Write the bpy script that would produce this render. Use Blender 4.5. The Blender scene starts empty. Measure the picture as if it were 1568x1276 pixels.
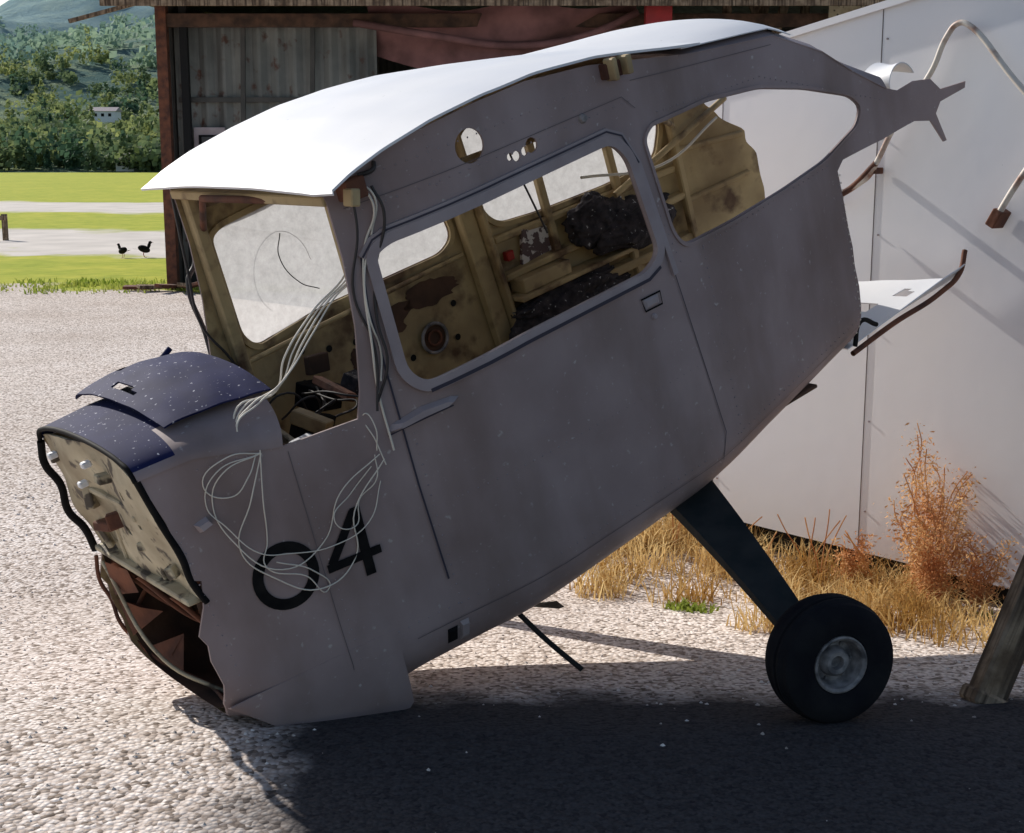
import bpy, bmesh, math, random
from mathutils import Vector, Matrix, noise, Euler
random.seed(7)
D=bpy.data; SC=bpy.context.scene
# ---------------------------------------------------------------- materials
def mat(name, col, rough=.8, col2=None, nscale=5, bump=0, bscale=40, metal=0, contrast=(.35,.65), detail=6, spots=None, spec=.4, grime=None):
    m=D.materials.new(name); m.use_nodes=True; nt=m.node_tree; N=nt.nodes; K=nt.links
    b=N['Principled BSDF']; b.inputs['Base Color'].default_value=(*col,1); b.inputs['Roughness'].default_value=rough
    b.inputs['Metallic'].default_value=metal; b.inputs['Specular IOR Level'].default_value=spec
    tc=N.new('ShaderNodeTexCoord')
    last=None
    if col2:
        n=N.new('ShaderNodeTexNoise'); n.inputs['Scale'].default_value=nscale; n.inputs['Detail'].default_value=detail
        K.new(tc.outputs['Object'],n.inputs['Vector'])
        r=N.new('ShaderNodeValToRGB'); r.color_ramp.elements[0].position=contrast[0]; r.color_ramp.elements[1].position=contrast[1]
        r.color_ramp.elements[0].color=(*col,1); r.color_ramp.elements[1].color=(*col2,1)
        K.new(n.outputs['Fac'],r.inputs['Fac']); last=r.outputs['Color']
    for sp in [q for q in (spots,grime) if q]:
        sc,lo,hi,sc_col=sp[:4]; st=sp[4] if len(sp)>4 else (1,1,1)
        mp=N.new('ShaderNodeMapping'); mp.inputs['Scale'].default_value=st; K.new(tc.outputs['Object'],mp.inputs[0])
        n=N.new('ShaderNodeTexNoise'); n.inputs['Scale'].default_value=sc; n.inputs['Detail'].default_value=8
        K.new(mp.outputs[0],n.inputs['Vector'])
        r=N.new('ShaderNodeMapRange'); r.inputs[1].default_value=lo; r.inputs[2].default_value=hi
        K.new(n.outputs['Fac'],r.inputs[0])
        mx=N.new('ShaderNodeMix'); mx.data_type='RGBA'
        K.new(r.outputs[0],mx.inputs[0]); mx.inputs[7].default_value=(*sc_col,1)
        if last: K.new(last,mx.inputs[6])
        else: mx.inputs[6].default_value=(*col,1)
        last=mx.outputs[2]
    if last: K.new(last,b.inputs['Base Color'])
    if bump:
        n=N.new('ShaderNodeTexNoise'); n.inputs['Scale'].default_value=bscale; n.inputs['Detail'].default_value=5
        K.new(tc.outputs['Object'],n.inputs['Vector'])
        bp=N.new('ShaderNodeBump'); bp.inputs['Strength'].default_value=bump; bp.inputs['Distance'].default_value=.02
        K.new(n.outputs['Fac'],bp.inputs['Height']); K.new(bp.outputs[0],b.inputs['Normal'])
    return m
M={}
M['grey']=mat('grey_paint',(.285,.215,.208),.55,(.37,.292,.288),2.6,.25,3.5,spots=(42,.66,.74,(.50,.45,.43)),grime=(3.2,.48,.85,(.17,.12,.10),(1,1,.35)),detail=10,spec=.3)
M['inner']=mat('zinc_primer_interior',(.56,.43,.23),.7,(.32,.23,.12),3.5,.15,20,spots=(6,.54,.66,(.12,.07,.04)),detail=9,grime=(11,.56,.75,(.20,.13,.07)))
M['rawin']=mat('stained_brown_interior',(.13,.07,.045),.9,(.05,.03,.022),6,.2,20)
M['cream']=mat('dirty_cream_firewall',(.58,.51,.36),.7,(.32,.26,.17),5,.25,20,spots=(12,.56,.62,(.10,.08,.06)),detail=9)
M['white']=mat('white_roof_paint',(.80,.80,.81),.45,(.74,.75,.78),3,.08,4,spots=(50,.72,.76,(.45,.45,.45)))
M['navy']=mat('dark_blue_antiglare',(.010,.013,.055),.7,(.018,.022,.08),8,.1,6,spots=(75,.66,.69,(.5,.5,.56)),spec=.08)
M['black']=mat('black_paint',(.006,.006,.007),.7,(.014,.013,.013),20,spec=.1)
M['rubber']=mat('tyre_rubber',(.010,.010,.014),.9,(.02,.02,.022),9,.2,60,spec=.12)
M['gear']=mat('gear_leg_paint',(.018,.024,.026),.7,(.04,.042,.042),9,spec=.12)
M['hub']=mat('grimy_aluminium_hub',(.36,.33,.32),.6,(.10,.095,.10),25,.1,30)
M['seam']=mat('dark_seam',(.045,.04,.06),.7)
M['fseam']=mat('faint_seam',(.14,.115,.12),.7)
M['rim']=mat('grey_rim_paint',(.31,.255,.262),.5,(.39,.335,.345),6,.1,20)
M['wire_w']=mat('white_wire',(.74,.68,.58),.5)
M['wire_d']=mat('dark_wire',(.04,.035,.035),.5)
M['rust']=mat('rusty_brown',(.20,.075,.04),.85,(.08,.035,.025),9,.2,30)
M['redp']=mat('red_painted_post',(.42,.03,.03),.6,(.26,.03,.03),4)
M['wallw']=mat('white_wall_panel',(.88,.87,.90),.6,(.91,.90,.91),1.3,.05,9,spots=(60,.74,.77,(.35,.35,.4)),grime=(1.1,.58,.95,(.78,.76,.78),(1,1,.3)))
M['wood']=mat('weathered_wood',(.17,.115,.075),.9,(.42,.31,.21),9,.5,40,grime=(30,.45,.6,(.10,.07,.05),(1,1,.06)),spec=.1)
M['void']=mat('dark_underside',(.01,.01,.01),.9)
M['cloth']=mat('dark_cloth',(.02,.018,.022),.9,(.06,.05,.055),30,.5,40,spots=(60,.67,.69,(.5,.5,.5)))
M['paper']=mat('patterned_scrap',(.62,.58,.55),.8,(.12,.08,.08),35,contrast=(.48,.52))
M['tarp']=mat('red_brown_tarp',(.28,.13,.12),.8,(.13,.06,.055),2,.3,6)
M['steel']=mat('beige_rail_paint',(.72,.66,.58),.5,(.30,.14,.09),9,contrast=(.5,.68))
M['red_lens']=mat('red_lens',(.35,.02,.02),.3)
def glassmat():
    m=D.materials.new('hazy_plexiglass'); m.use_nodes=True; nt=m.node_tree; N=nt.nodes;K=nt.links; N.clear()
    o=N.new('ShaderNodeOutputMaterial'); t=N.new('ShaderNodeBsdfTranslucent'); d=N.new('ShaderNodeBsdfDiffuse'); tr=N.new('ShaderNodeBsdfTransparent')
    tc=N.new('ShaderNodeTexCoord'); n=N.new('ShaderNodeTexNoise'); n.inputs['Scale'].default_value=26; n.inputs['Detail'].default_value=14; n.inputs['Roughness'].default_value=.8
    K.new(tc.outputs['Object'],n.inputs['Vector'])
    r=N.new('ShaderNodeValToRGB'); r.color_ramp.elements[0].position=.3; r.color_ramp.elements[1].position=.7
    r.color_ramp.elements[0].color=(.38,.38,.38,1); r.color_ramp.elements[1].color=(.58,.58,.59,1); K.new(n.outputs['Fac'],r.inputs[0])
    K.new(r.outputs[0],t.inputs[0]); K.new(r.outputs[0],d.inputs[0])
    m1=N.new('ShaderNodeMixShader'); m1.inputs[0].default_value=.2; K.new(t.outputs[0],m1.inputs[1]); K.new(d.outputs[0],m1.inputs[2])
    m2=N.new('ShaderNodeMixShader'); m2.inputs[0].default_value=.28; K.new(m1.outputs[0],m2.inputs[1]); K.new(tr.outputs[0],m2.inputs[2])
    K.new(m2.outputs[0],o.inputs[0]); return m
M['glass']=glassmat()
def leafmat(name,c1,c2,scale,tl=.35):
    m=D.materials.new(name); m.use_nodes=True; nt=m.node_tree; N=nt.nodes;K=nt.links
    b=N['Principled BSDF']; b.inputs['Roughness'].default_value=.8; b.inputs['Specular IOR Level'].default_value=.2
    tc=N.new('ShaderNodeTexCoord'); n=N.new('ShaderNodeTexNoise'); n.inputs['Scale'].default_value=scale; n.inputs['Detail'].default_value=5
    K.new(tc.outputs['Object'],n.inputs['Vector'])
    r=N.new('ShaderNodeValToRGB'); r.color_ramp.elements[0].position=.38; r.color_ramp.elements[1].position=.62
    r.color_ramp.elements[0].color=(*c1,1); r.color_ramp.elements[1].color=(*c2,1); K.new(n.outputs['Fac'],r.inputs[0]); K.new(r.outputs[0],b.inputs['Base Color'])
    t=N.new('ShaderNodeBsdfTranslucent'); K.new(r.outputs[0],t.inputs[0])
    mx=N.new('ShaderNodeMixShader'); mx.inputs[0].default_value=tl
    K.new(b.outputs[0],mx.inputs[1]); K.new(t.outputs[0],mx.inputs[2]); K.new(mx.outputs[0],N['Material Output'].inputs[0]); return m
M['foliage']=leafmat('foliage',(.075,.14,.085),(.36,.40,.15),.06)
M['foliage_far']=leafmat('hazy_foliage',(.17,.28,.25),(.34,.45,.31),.03)  # distance haze painted in as paler blue-green leaf colour
M['drygrass']=leafmat('dry_grass',(.42,.24,.07),(.82,.62,.30),3)
M['weed']=leafmat('dead_weed',(.50,.22,.09),(.76,.48,.22),6)
M['grassblade']=leafmat('green_grass',(.22,.30,.04),(.42,.45,.10),2)
# ---------------------------------------------------------------- helpers
def link(o,parent=None):
    SC.collection.objects.link(o)
    if parent: o.parent=parent
    return o
def empty(name,loc=(0,0,0),rot=(0,0,0)):
    e=D.objects.new(name,None); e.empty_display_size=.2; e.location=loc; e.rotation_euler=rot; return link(e)
def mesh(name,v,f,m,parent=None,smooth=False):
    me=D.meshes.new(name); me.from_pydata([tuple(p) for p in v],[],f); me.update()
    for x in (m if isinstance(m,list) else [m]): me.materials.append(x)
    if smooth: me.polygons.foreach_set('use_smooth',[True]*len(me.polygons))
    return link(D.objects.new(name,me),parent)
def apply(o):
    dg=bpy.context.evaluated_depsgraph_get(); dg.update()
    me=D.meshes.new_from_object(o.evaluated_get(dg)); o.modifiers.clear(); o.data=me; return o
def grid(name,fn,nu,nv,m,parent=None,thick=0,skip=(),smooth=True,matfn=None,off=-1):
    v=[fn(i/nu,j/nv) for i in range(nu+1) for j in range(nv+1)]
    f=[];mi=[]
    for i in range(nu):
        for j in range(nv):
            if (i,j) in skip: continue
            a=i*(nv+1)+j; f.append((a,a+1,a+nv+2,a+nv+1)); mi.append(matfn(i/nu,j/nv) if matfn else 0)
    o=mesh(name,v,f,m,parent,smooth)
    o.data.polygons.foreach_set('material_index',mi)
    if thick:
        s=o.modifiers.new('s','SOLIDIFY'); s.thickness=thick; s.offset=off; apply(o)
        o.data.set_sharp_from_angle(angle=math.radians(40))
    return o
def box(name,c,d,m,parent=None,rot=(0,0,0),bev=.004):
    bm=bmesh.new(); bmesh.ops.create_cube(bm,size=1)
    bmesh.ops.scale(bm,vec=d,verts=bm.verts)
    if bev and min(d)>bev*2.5: bmesh.ops.bevel(bm,geom=bm.edges[:],offset=bev,segments=1,affect='EDGES')
    bmesh.ops.transform(bm,matrix=Matrix.Translation(c)@Euler(rot).to_matrix().to_4x4(),verts=bm.verts)
    me=D.meshes.new(name); bm.to_mesh(me); bm.free(); me.materials.append(m)
    return link(D.objects.new(name,me),parent)
def tube(name,pts,r,m,parent=None,smooth=True,cyc=False):
    c=D.curves.new(name,'CURVE'); c.dimensions='3D'; c.bevel_depth=r; c.bevel_resolution=3; c.resolution_u=8
    sp=c.splines.new('BEZIER' if smooth else 'POLY')
    if smooth:
        sp.bezier_points.add(len(pts)-1)
        for b,p in zip(sp.bezier_points,pts): b.co=p; b.handle_left_type=b.handle_right_type='AUTO'
    else:
        sp.points.add(len(pts)-1)
        for b,p in zip(sp.points,pts): b.co=(*p,1)
    sp.use_cyclic_u=cyc; c.materials.append(m)
    return link(D.objects.new(name,c),parent)
def interp(T,x):
    if x<=T[0][0]: return T[0][1]
    for (a,b),(c,d) in zip(T,T[1:]):
        if x<=c: return b+(d-b)*(x-a)/(c-a)
    return T[-1][1]
# ---------------------------------------------------------------- aircraft frame
CO=Vector((-1.006,4.215,0)); YAW=math.radians(38.02); PIT=math.radians(17)
F=empty('aircraft_fuselage',CO,(0,-PIT,YAW))
FM=Matrix.Translation(CO)@F.rotation_euler.to_matrix().to_4x4(); FI=FM.inverted()
HW=[(-.5,.36),(-.1,.37),(.7,.52),(1.0,.6),(1.9,.6),(3.3,.38),(4.5,.38)]
HB=[(-.2,.10),(-.05,.02),(.16,-.09),(.42,-.15),(.6,-.13),(1.17,-.10),(1.83,-.06),(2.47,.015),(2.95,.07),(4,.13)]
R=.20
def hw(s):
    return (interp(HW,s-.12)+interp(HW,s)+interp(HW,s+.12))/3
def lat(s,h):
    w=hw(s); hb=interp(HB,s)
    if h<hb+R:
        q=min(R,hb+R-h); return w-R+math.sqrt(max(0,R*R-q*q))
    return w
def prof(t,s):
    w=hw(s); hb=interp(HB,s); top=1.75
    L1=top-hb-R; La=R*math.pi/2; Lb=2*(w-R); T=2*L1+2*La+Lb; q=t*T
    if q<=L1: return (-w,top-q)
    q-=L1
    if q<=La: a=q/R; return (-w+R-R*math.cos(a),hb+R-R*math.sin(a))
    q-=La
    if q<=Lb: return (-w+R+q,hb)
    q-=Lb
    if q<=La: a=q/R; return (w-R+R*math.sin(a),hb+R-R*math.cos(a))
    q-=La
    return (w,hb+R+q)
def skin(u,v):
    s=-.3+4.4*u; l,h=prof(v,s)
    d=.0045*noise.noise(Vector((s*3.1,h*3.1,5+l)))
    return (s,l*(1+d),h)
body=grid('fuselage_skin',skin,88,96,[M['grey'],M['inner']],None)
s=body.modifiers.new('s','SOLIDIFY'); s.thickness=.008; s.offset=-1; s.material_offset=1; s.material_offset_rim=0; s.use_even_offset=False
me=body.data
ctr=[p for p in me.polygons if abs(p.center.y)>.3 and p.center.z>.5][0]
if ctr.normal.y*ctr.center.y<0: me.flip_normals()
def prism(poly,l0,l1):
    v=[(a,l0,b) for a,b in poly]+[(a,l1,b) for a,b in poly]; n=len(poly)
    f=[tuple(range(n)),tuple(range(2*n-1,n-1,-1))]+[(i,(i+1)%n+0,(i+1)%n+n,i+n) for i in range(n)]
    o=mesh('cutter',v,f,M['grey']); bm=bmesh.new(); bm.from_mesh(o.data); bmesh.ops.recalc_face_normals(bm,faces=bm.faces); bm.to_mesh(o.data); bm.free(); return o
def rounded(poly,r=.05,n=4):
    out=[];N=len(poly)
    for i in range(N):
        p0,p,p1=Vector(poly[i-1]),Vector(poly[i]),Vector(poly[(i+1)%N])
        a=(p0-p);b=(p1-p); ra=min(r,a.length*.45,b.length*.45); A=p+a.normalized()*ra;B=p+b.normalized()*ra
        for k in range(n+1):
            t=k/n; out.append(tuple((1-t)**2*A+2*t*(1-t)*p+t*t*B))
    return out
OUT=[(-.08,.885),(.08,.885),(.18,.86),(.32,.82),(.57,.81),(.60,.89),(.64,1.08),(.66,1.28),(.66,1.45),(.65,1.49),(.74,1.51),(.82,1.54),(.99,1.57),(1.17,1.59),(1.38,1.6),(1.64,1.58),(1.88,1.54),(2.1,1.50),(2.62,1.44),(2.75,1.385),(2.9,1.32),(3.11,1.19),(3.33,1.06),(3.43,1.02),(3.54,1.03),(3.65,1.01),(3.71,.95),(3.89,.935),(3.88,.91),(3.7,.9),(3.66,.86),(3.71,.73),(3.69,.73),(3.62,.84),(3.51,.87),(3.28,.86),(2.97,.87),(2.92,.84),(2.93,.71),(2.935,.60),(2.945,.52),(2.94,.44),(2.95,.35),(2.937,.21),(2.95,0),(2.6,-.3),(.49,-.3),(.47,-.22),(.39,-.21),(.16,-.13),(-.02,.0),(-.045,.06),(-.06,.12),(-.05,.19),(-.062,.28),(-.055,.33),(-.07,.37),(-.03,.45),(-.01,.53),(-.03,.54),(-.05,.74)]
cut=[]
def boolean(o,c,op):
    b=o.modifiers.new('b','BOOLEAN'); b.object=c; b.operation=op; b.solver='EXACT'; cut.append(c)
boolean(body,prism(OUT,-1.2,1.2),'INTERSECT')
DOOR=rounded([(.75,1.265),(.80,1.285),(1.2,1.305),(1.66,1.325),(1.715,1.26),(1.77,.92),(1.70,.875),(1.15,.865),(.80,.84),(.75,.90)],.05)
AFT=rounded([(1.82,1.29),(1.86,1.32),(2.16,1.32),(2.48,1.28),(2.77,1.20),(3.08,1.09),(3.15,1.03),(3.10,.97),(2.83,.91),(2.54,.895),(2.19,.89),(1.91,.90),(1.87,.96)],.05)
AFTF=rounded([(1.92,1.28),(1.96,1.31),(2.16,1.31),(2.48,1.27),(2.77,1.20),(2.86,1.08),(2.80,.93),(2.54,.895),(2.19,.89),(2.01,.90),(1.95,.96)],.05)
boolean(body,prism(DOOR,-1.25,1.25),'DIFFERENCE')
boolean(body,prism(AFT,-1.3,0),'DIFFERENCE')
boolean(body,prism(AFTF,0.01,1.3),'DIFFERENCE')
def circ(cx,cy,r,n=20): return [(cx+r*math.cos(2*math.pi*i/n),cy+r*math.sin(2*math.pi*i/n)) for i in range(n)]
boolean(body,prism(circ(1.13,1.475,.052),-1.2,-.2),'DIFFERENCE')
for cx,cy,r in [(1.265,1.40,.012),(1.29,1.395,.016),(1.355,1.41,.024),(1.325,1.40,.014)]:
    boolean(body,prism(circ(cx,cy,r,12),-1.2,-.2),'DIFFERENCE')
boolean(body,prism([(2.91,-1),(2.91,2),(5,2),(5,-1)],-.06,1.35),'DIFFERENCE')
apply(body)
for c in cut: D.objects.remove(c)
body.parent=F
body.data.polygons.foreach_set('use_smooth',[True]*len(body.data.polygons)); body.data.set_sharp_from_angle(angle=math.radians(25))
# far-side skin carries on a little further aft, torn at its rear edge
def farskin(u,v):
    h=.30+.97*v; s_=2.911+(.40+.05*math.sin(5*v)+.02*noise.noise(Vector((v*9,0,4)))-.16*max(0,v-.7)/.3)*u
    return (s_,hw(s_)-.008,h-.18*u*max(0,v-.5)*2)
grid('far_rear_skin',farskin,10,36,[M['inner']],F,.006)
def onside(s,h,lift=.0): return (s,-(lat(s,h)+lift),h)
def ribbon(name,pts,w,m,lift=.004,closed=False,side=-1,sub=.06):
    P=[]
    Q=list(pts)+([pts[0]] if closed else [])
    for a,b in zip(Q,Q[1:]):
        n=max(1,int(math.dist(a,b)/sub))
        for k in range(n): P.append((a[0]+(b[0]-a[0])*k/n,a[1]+(b[1]-a[1])*k/n))
    if not closed: P.append(Q[-1])
    v=[];n=len(P)
    for i,p in enumerate(P):
        q0=P[i-1] if (i or closed) else p; q1=P[(i+1)%n] if (i<n-1 or closed) else p
        dx,dy=q1[0]-q0[0],q1[1]-q0[1]; l=math.hypot(dx,dy) or 1; nx,ny=-dy/l*w/2,dx/l*w/2
        for sg in (1,-1):
            s_,h_=p[0]+nx*sg,p[1]+ny*sg; v.append((s_,side*(lat(s_,h_)+lift),h_))
    f=[(2*i,2*i+1,(2*i+3)%(2*n),(2*i+2)%(2*n)) for i in range(n if closed else n-1)]
    o=mesh(name,v,f,m,F); return o
def solid(o,t):
    s=o.modifiers.new('s','SOLIDIFY'); s.thickness=t; s.offset=0; apply(o); return o
ds=[(.70,.20),(.69,.54),(.69,.77),(.69,1.12),(.71,1.27),(.75,1.31),(.80,1.325),(1.2,1.345),(1.65,1.365),(1.71,1.335),(1.76,1.23),(1.83,.82),(1.93,.18),(1.90,.08)]
ribbon('door_seam',ds[:5],.006,M['seam'],.0045)
solid(ribbon('door_window_outer_rim',ds[4:12],.022,M['rim'],.006),.012)
ribbon('door_top_gap',ds[4:11],.006,M['seam'],.014)
ribbon('door_rear_seam',ds[11:],.0035,M['seam'],.0045)
def scalep(poly,d):
    c=Vector((sum(p[0] for p in poly)/len(poly),sum(p[1] for p in poly)/len(poly))); o=[]
    for i,p in enumerate(poly):
        a=Vector(poly[i-1]);b=Vector(poly[(i+1)%len(poly)]);t=(b-a).normalized(); n=Vector((-t.y,t.x)); 
        if n.dot(Vector(p)-c)<0: n=-n
        o.append(tuple(Vector(p)+n*d))
    return o
solid(ribbon('door_window_frame',scalep(DOOR,.016),.034,M['rim'],.008,True,sub=.03),.016)
solid(ribbon('aft_window_frame',scalep(AFT,.010),.012,M['grey'],.003,True,sub=.03),.008)
ribbon('window_sill_line',[(.80,.815),(1.15,.838),(1.70,.848),(1.76,.872)],.012,M['seam'],.0175)
for nm,pp in [('panel_seam_nose',[(.34,.80),(.33,.2),(.33,.0)]),('panel_seam_top',[(.70,1.42),(1.75,1.45),(1.80,1.40)]),('panel_seam_rear',[(1.8,1.49),(2.6,1.41)]),('panel_seam_belly',[(.55,.05),(1.9,.09),(2.92,.19)])]:
    ribbon(nm,pp,.0022,M['fseam'],.004)
def rivets(name,lines,m,r=.0032,step=.035,side=-1):
    v=[];f=[]
    for a,b in lines:
        n=int(math.dist(a,b)/step)
        for k in range(n+1):
            s_=a[0]+(b[0]-a[0])*k/max(n,1);h_=a[1]+(b[1]-a[1])*k/max(n,1); y=side*lat(s_,h_); i0=len(v)
            for j in range(6): v.append((s_+r*math.cos(j*1.047),y,h_+r*math.sin(j*1.047)))
            v.append((s_,y+side*.004,h_)); f+= [(i0+j,i0+(j+1)%6,i0+6) for j in range(6)]
    return mesh(name,v,f,m,F)
rivets('rivets',[((.08,.85),(.55,.79)),((-.03,.7),(.0,.2)),((.36,.75),(.36,.0)),((.72,.7),(.72,.1)),((.72,1.40),(1.78,1.43)),((.74,1.49),(1.8,1.52)),((.99,1.40),(.99,1.55)),((1.55,1.42),(1.55,1.55)),((2.0,.85),(2.02,.1)),((2.915,.82),(2.915,.12)),((1.8,1.10),(1.87,.85)),((2.0,.86),(2.85,.88)),((1.9,1.36),(2.5,1.32)),((2.5,1.32),(3.3,1.02)),((.5,.10),(1.8,.12)),((2.0,.14),(2.9,.22)),((.8,.45),(1.85,.47))],M['rim'])
rivets('bright_rivets',[((2.93,.82),(2.935,.12))],M['wire_w'],.005,.03)
def ringdecal():
    n=36;v=[];cx,cy,ro,ri=.222,.437,.104,.070
    for i in range(n):
        a=2*math.pi*i/n
        for r in (ro,ri): v.append(onside(cx+r*.98*math.cos(a),cy+r*1.04*math.sin(a),.004))
    return mesh('numeral_zero',v,[(2*i,2*i+1,(2*i+3)%(2*n),(2*i+2)%(2*n)) for i in range(n)],M['black'],F)
ringdecal()
ribbon('numeral_four_stem',[(.478,.555),(.470,.325)],.032,M['black'],.004)
ribbon('numeral_four_diagonal',[(.470,.545),(.362,.408)],.028,M['black'],.0052)
ribbon('numeral_four_bar',[(.345,.40),(.520,.395)],.028,M['black'],.0064)
def blade(name,pts,th,m):
    n=len(pts); cx=sum(p[0] for p in pts)/n; cy=sum(p[1] for p in pts)/n
    v=[onside(*p,.001) for p in pts]+[onside(cx+(p[0]-cx)*.75,cy+(p[1]-cy)*.6,th) for p in pts]
    f=[(i,(i+1)%n,n+(i+1)%n,n+i) for i in range(n)]+[tuple(range(n,2*n))]
    return mesh(name,v,f,m,F)
blade('door_handle',[(.64,.735),(.66,.755),(.76,.775),(.86,.772),(.885,.762),(.86,.748),(.76,.742),(.66,.728)],.025,M['rim'])
ribbon('handle_shadow_gap',[(.64,.726),(.76,.735),(.86,.742)],.005,M['seam'],.006)
ribbon('latch_plate',[(1.655,.79),(1.745,.79),(1.745,.745),(1.665,.745)],.007,M['black'],.0045,True)
blade('latch_button',circ(1.70,.715,.012,8),.01,M['rim'])
blade('latch_cover',[(1.665,.785),(1.735,.785),(1.735,.75),(1.67,.75)],.006,M['rim'])
blade('drain_plug',[(.02,.70),(.06,.71),(.07,.685),(.03,.67)],.025,M['rim'])
blade('static_vent',[(.655,.03),(.69,.03),(.69,-.03),(.655,-.03)],.006,M['black'])
blade('static_vent_base',[(.70,.04),(.73,.04),(.73,-.04),(.70,-.04)],.01,M['rim'])
blade('small_cap',circ(1.575,1.43,.017,10),.012,M['hub'])
# ---- roof
RH=[(.56,1.465),(.62,1.485),(.70,1.515),(.82,1.545),(1.0,1.578),(1.2,1.60),(1.4,1.605),(1.65,1.59),(1.9,1.552),(2.12,1.515),(2.4,1.48),(2.62,1.452),(3,1.3)]
def roof(u,v):
    s_=.60+1.52*u; l=-.622+1.235*v
    w=.0015*math.sin(9*s_)*(1 if abs(l)>.6 else 0)+.003*noise.noise(Vector((s_*4,l*4,0)))
    return (s_+(.03*(v<.02) if u==0 else 0),l,interp(RH,s_)+.018*(1-(l/.63)**2)+w+.006)
grid('roof_panel',roof,50,20,M['white'],F,.008)
v=[];f=[]
for a in (.78,.95,1.3,1.7):
    for k in range(14):
        l=-.5+k*.077; i0=len(v); z=interp(RH,a)+.018*(1-(l/.63)**2)+.0075
        for j in range(6): v.append((a+.004*math.cos(j*1.047),l+.004*math.sin(j*1.047),z))
        v.append((a,l,z+.003)); f+=[(i0+j,i0+(j+1)%6,i0+6) for j in range(6)]
mesh('roof_rivets',v,f,M['rim'],F)
def tdh(s_,l,w):
    top=interp([(2.0,1.515),(2.1,1.50),(2.62,1.44),(2.75,1.385),(2.93,1.305)],s_); ar=interp([(2.0,.01),(2.15,.035),(2.5,.07),(3,.075)],s_)
    return top+ar*max(0,1-(l/w)**2)**.6
def turtle(u,v):
    s_=2.06+.87*u; w=hw(s_)+.001; l=-w+2*w*v
    return (s_,l,tdh(s_,l,w)-.006)
grid('turtle_deck',turtle,20,16,[M['grey']],F,.005)
def roof2(u,v):
    s_=2.09+.66*u; w=hw(s_); l=(-.985+1.8*v)*w
    return (s_,l,tdh(s_,l,w)+.014)
grid('roof_rear_panel',roof2,14,16,M['white'],F,.004)
def torn(u,v):
    s_=2.93+.42*u; w=hw(s_)+.001; l=-w+.16*v*(1-u*.8); top=interp([(2.93,1.305),(3.11,1.19),(3.35,1.05)],s_)
    return (s_,l,top+.05*math.sin(v*1.5)-.004)
grid('torn_skin_edge',torn,12,5,[M['grey']],F,.005)
def curl(c,r,wd,a0,a1,nm):
    def f(u,v):
        a=a0+(a1-a0)*u; rr=r*(1+.12*math.sin(5*u+3*v)); return (c[0]+rr*math.cos(a),c[1]+wd*v*(1-.3*u),c[2]+rr*math.sin(a))
    grid(nm,f,16,4,[M['white']],F,.004)
curl((3.50,-.36,1.03),.085,.18,math.radians(200),math.radians(20),'curled_skin_scrap')
curl((2.74,-.34,1.32),.09,.2,math.radians(110),math.radians(30),'curled_roof_scrap')
def tf(u,v):
    s_=2.90+ (.80 - .22*v)*u; l=-.37+.66*v
    if u>.9 and v==0: s_+=.05
    return (s_+.02*noise.noise(Vector((v*5,u*3,1)))*(u>.9),l,.085+.02*u+.035*math.sin(u*3)*v + (.05*u if v==0 else 0))
grid('tail_floor',tf,24,20,[M['white']],F,.005,skip={(i,j) for i in (10,11,12,13) for j in (5,6,7,8) if (i,j) not in ((10,5),(13,8))}|{(17,3),(17,4),(18,3),(18,4),(19,4)}|{(6,12),(6,13),(7,12),(7,13),(19,12),(19,13)})
tube('tail_longeron',[(2.92,-.375,.06),(3.2,-.375,.085),(3.55,-.37,.095),(3.72,-.36,.13),(3.80,-.34,.20)],.012,M['rust'],F)
tube('tail_tear',[(2.94,-.375,.085),(3.0,-.37,.17),(3.1,-.37,.12)],.01,M['void'],F)
# ---- nose
def deckpt(s_,ph,add=0):
    w=hw(s_); sn=max(0,math.sin(ph)); edge=interp([(-.08,.885),(.08,.885),(.18,.86),(.32,.82),(.6,.81)],s_)
    return (s_,-w*math.cos(ph),edge+ (.965-edge+.03*s_)*sn**.85+add)
def deck(u,v):
    ph=math.pi*v; se=interp([(0,.33),(.35,.40),(.6,.45),(1,.62)],v); return deckpt(-.085+(se+.085)*u,ph)
grid('nose_deck',deck,24,40,[M['grey'],M['navy']],F,.006,matfn=lambda u,v:1 if (v>.27+.04*u or (u<.28 and v>.06)) else 0)
def hatch(u,v):
    ph=math.pi*(.24+.70*v); s_=.07+(.33+.03*v)*u
    return deckpt(s_,ph,.02+.03*v+.035*math.sin(math.pi*u)*(.4+.6*v)+.004*noise.noise(Vector((u*4,v*6,0))))
grid('antiglare_hatch',hatch,24,40,[M['navy']],F,.006,skip={(i,j) for i in (9,10,11,12,13) for j in range(28,34)}|{(3,j) for j in range(14,22)}|{(4,j) for j in range(16,22)})
box('hatch_filler_well',(.20,.19,.955),(.13,.16,.02),M['void'],F)
tube('hatch_hinge_pin',[deckpt(.36,math.pi*.90,.06),deckpt(.44,math.pi*.86,.09)],.010,M['navy'],F)
def fw(u,v):
    z=.475+(.90-.475)*u; w=hw(-.05)-.012; l=-w+2*w*v
    s_=-.02-.06*u; hh=z if u<1 else z+.045*math.sin(math.pi*v)
    return (s_+.010*math.sin(9*v+5*u)+.01*noise.noise(Vector((u*4,v*6,2))),l,hh)
grid('firewall',fw,28,40,[M['cream']],F,.008,skip={(10,16),(11,16),(10,17),(11,17),(18,28),(19,28),(6,24),(7,24),(8,24),(9,24),(20,10),(21,10),(14,8),(4,6),(4,7),(5,6)})
tube('firewall_edge_trim',[onside(-.085,.89,-.005),onside(-.06,.74,-.009),onside(-.04,.62,-.002),onside(-.035,.54,-.008),onside(-.015,.46,-.005)],.011,M['black'],F)
tube('firewall_top_trim',[deckpt(-.09,math.pi*k/10) for k in range(11)],.008,M['black'],F)
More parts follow.
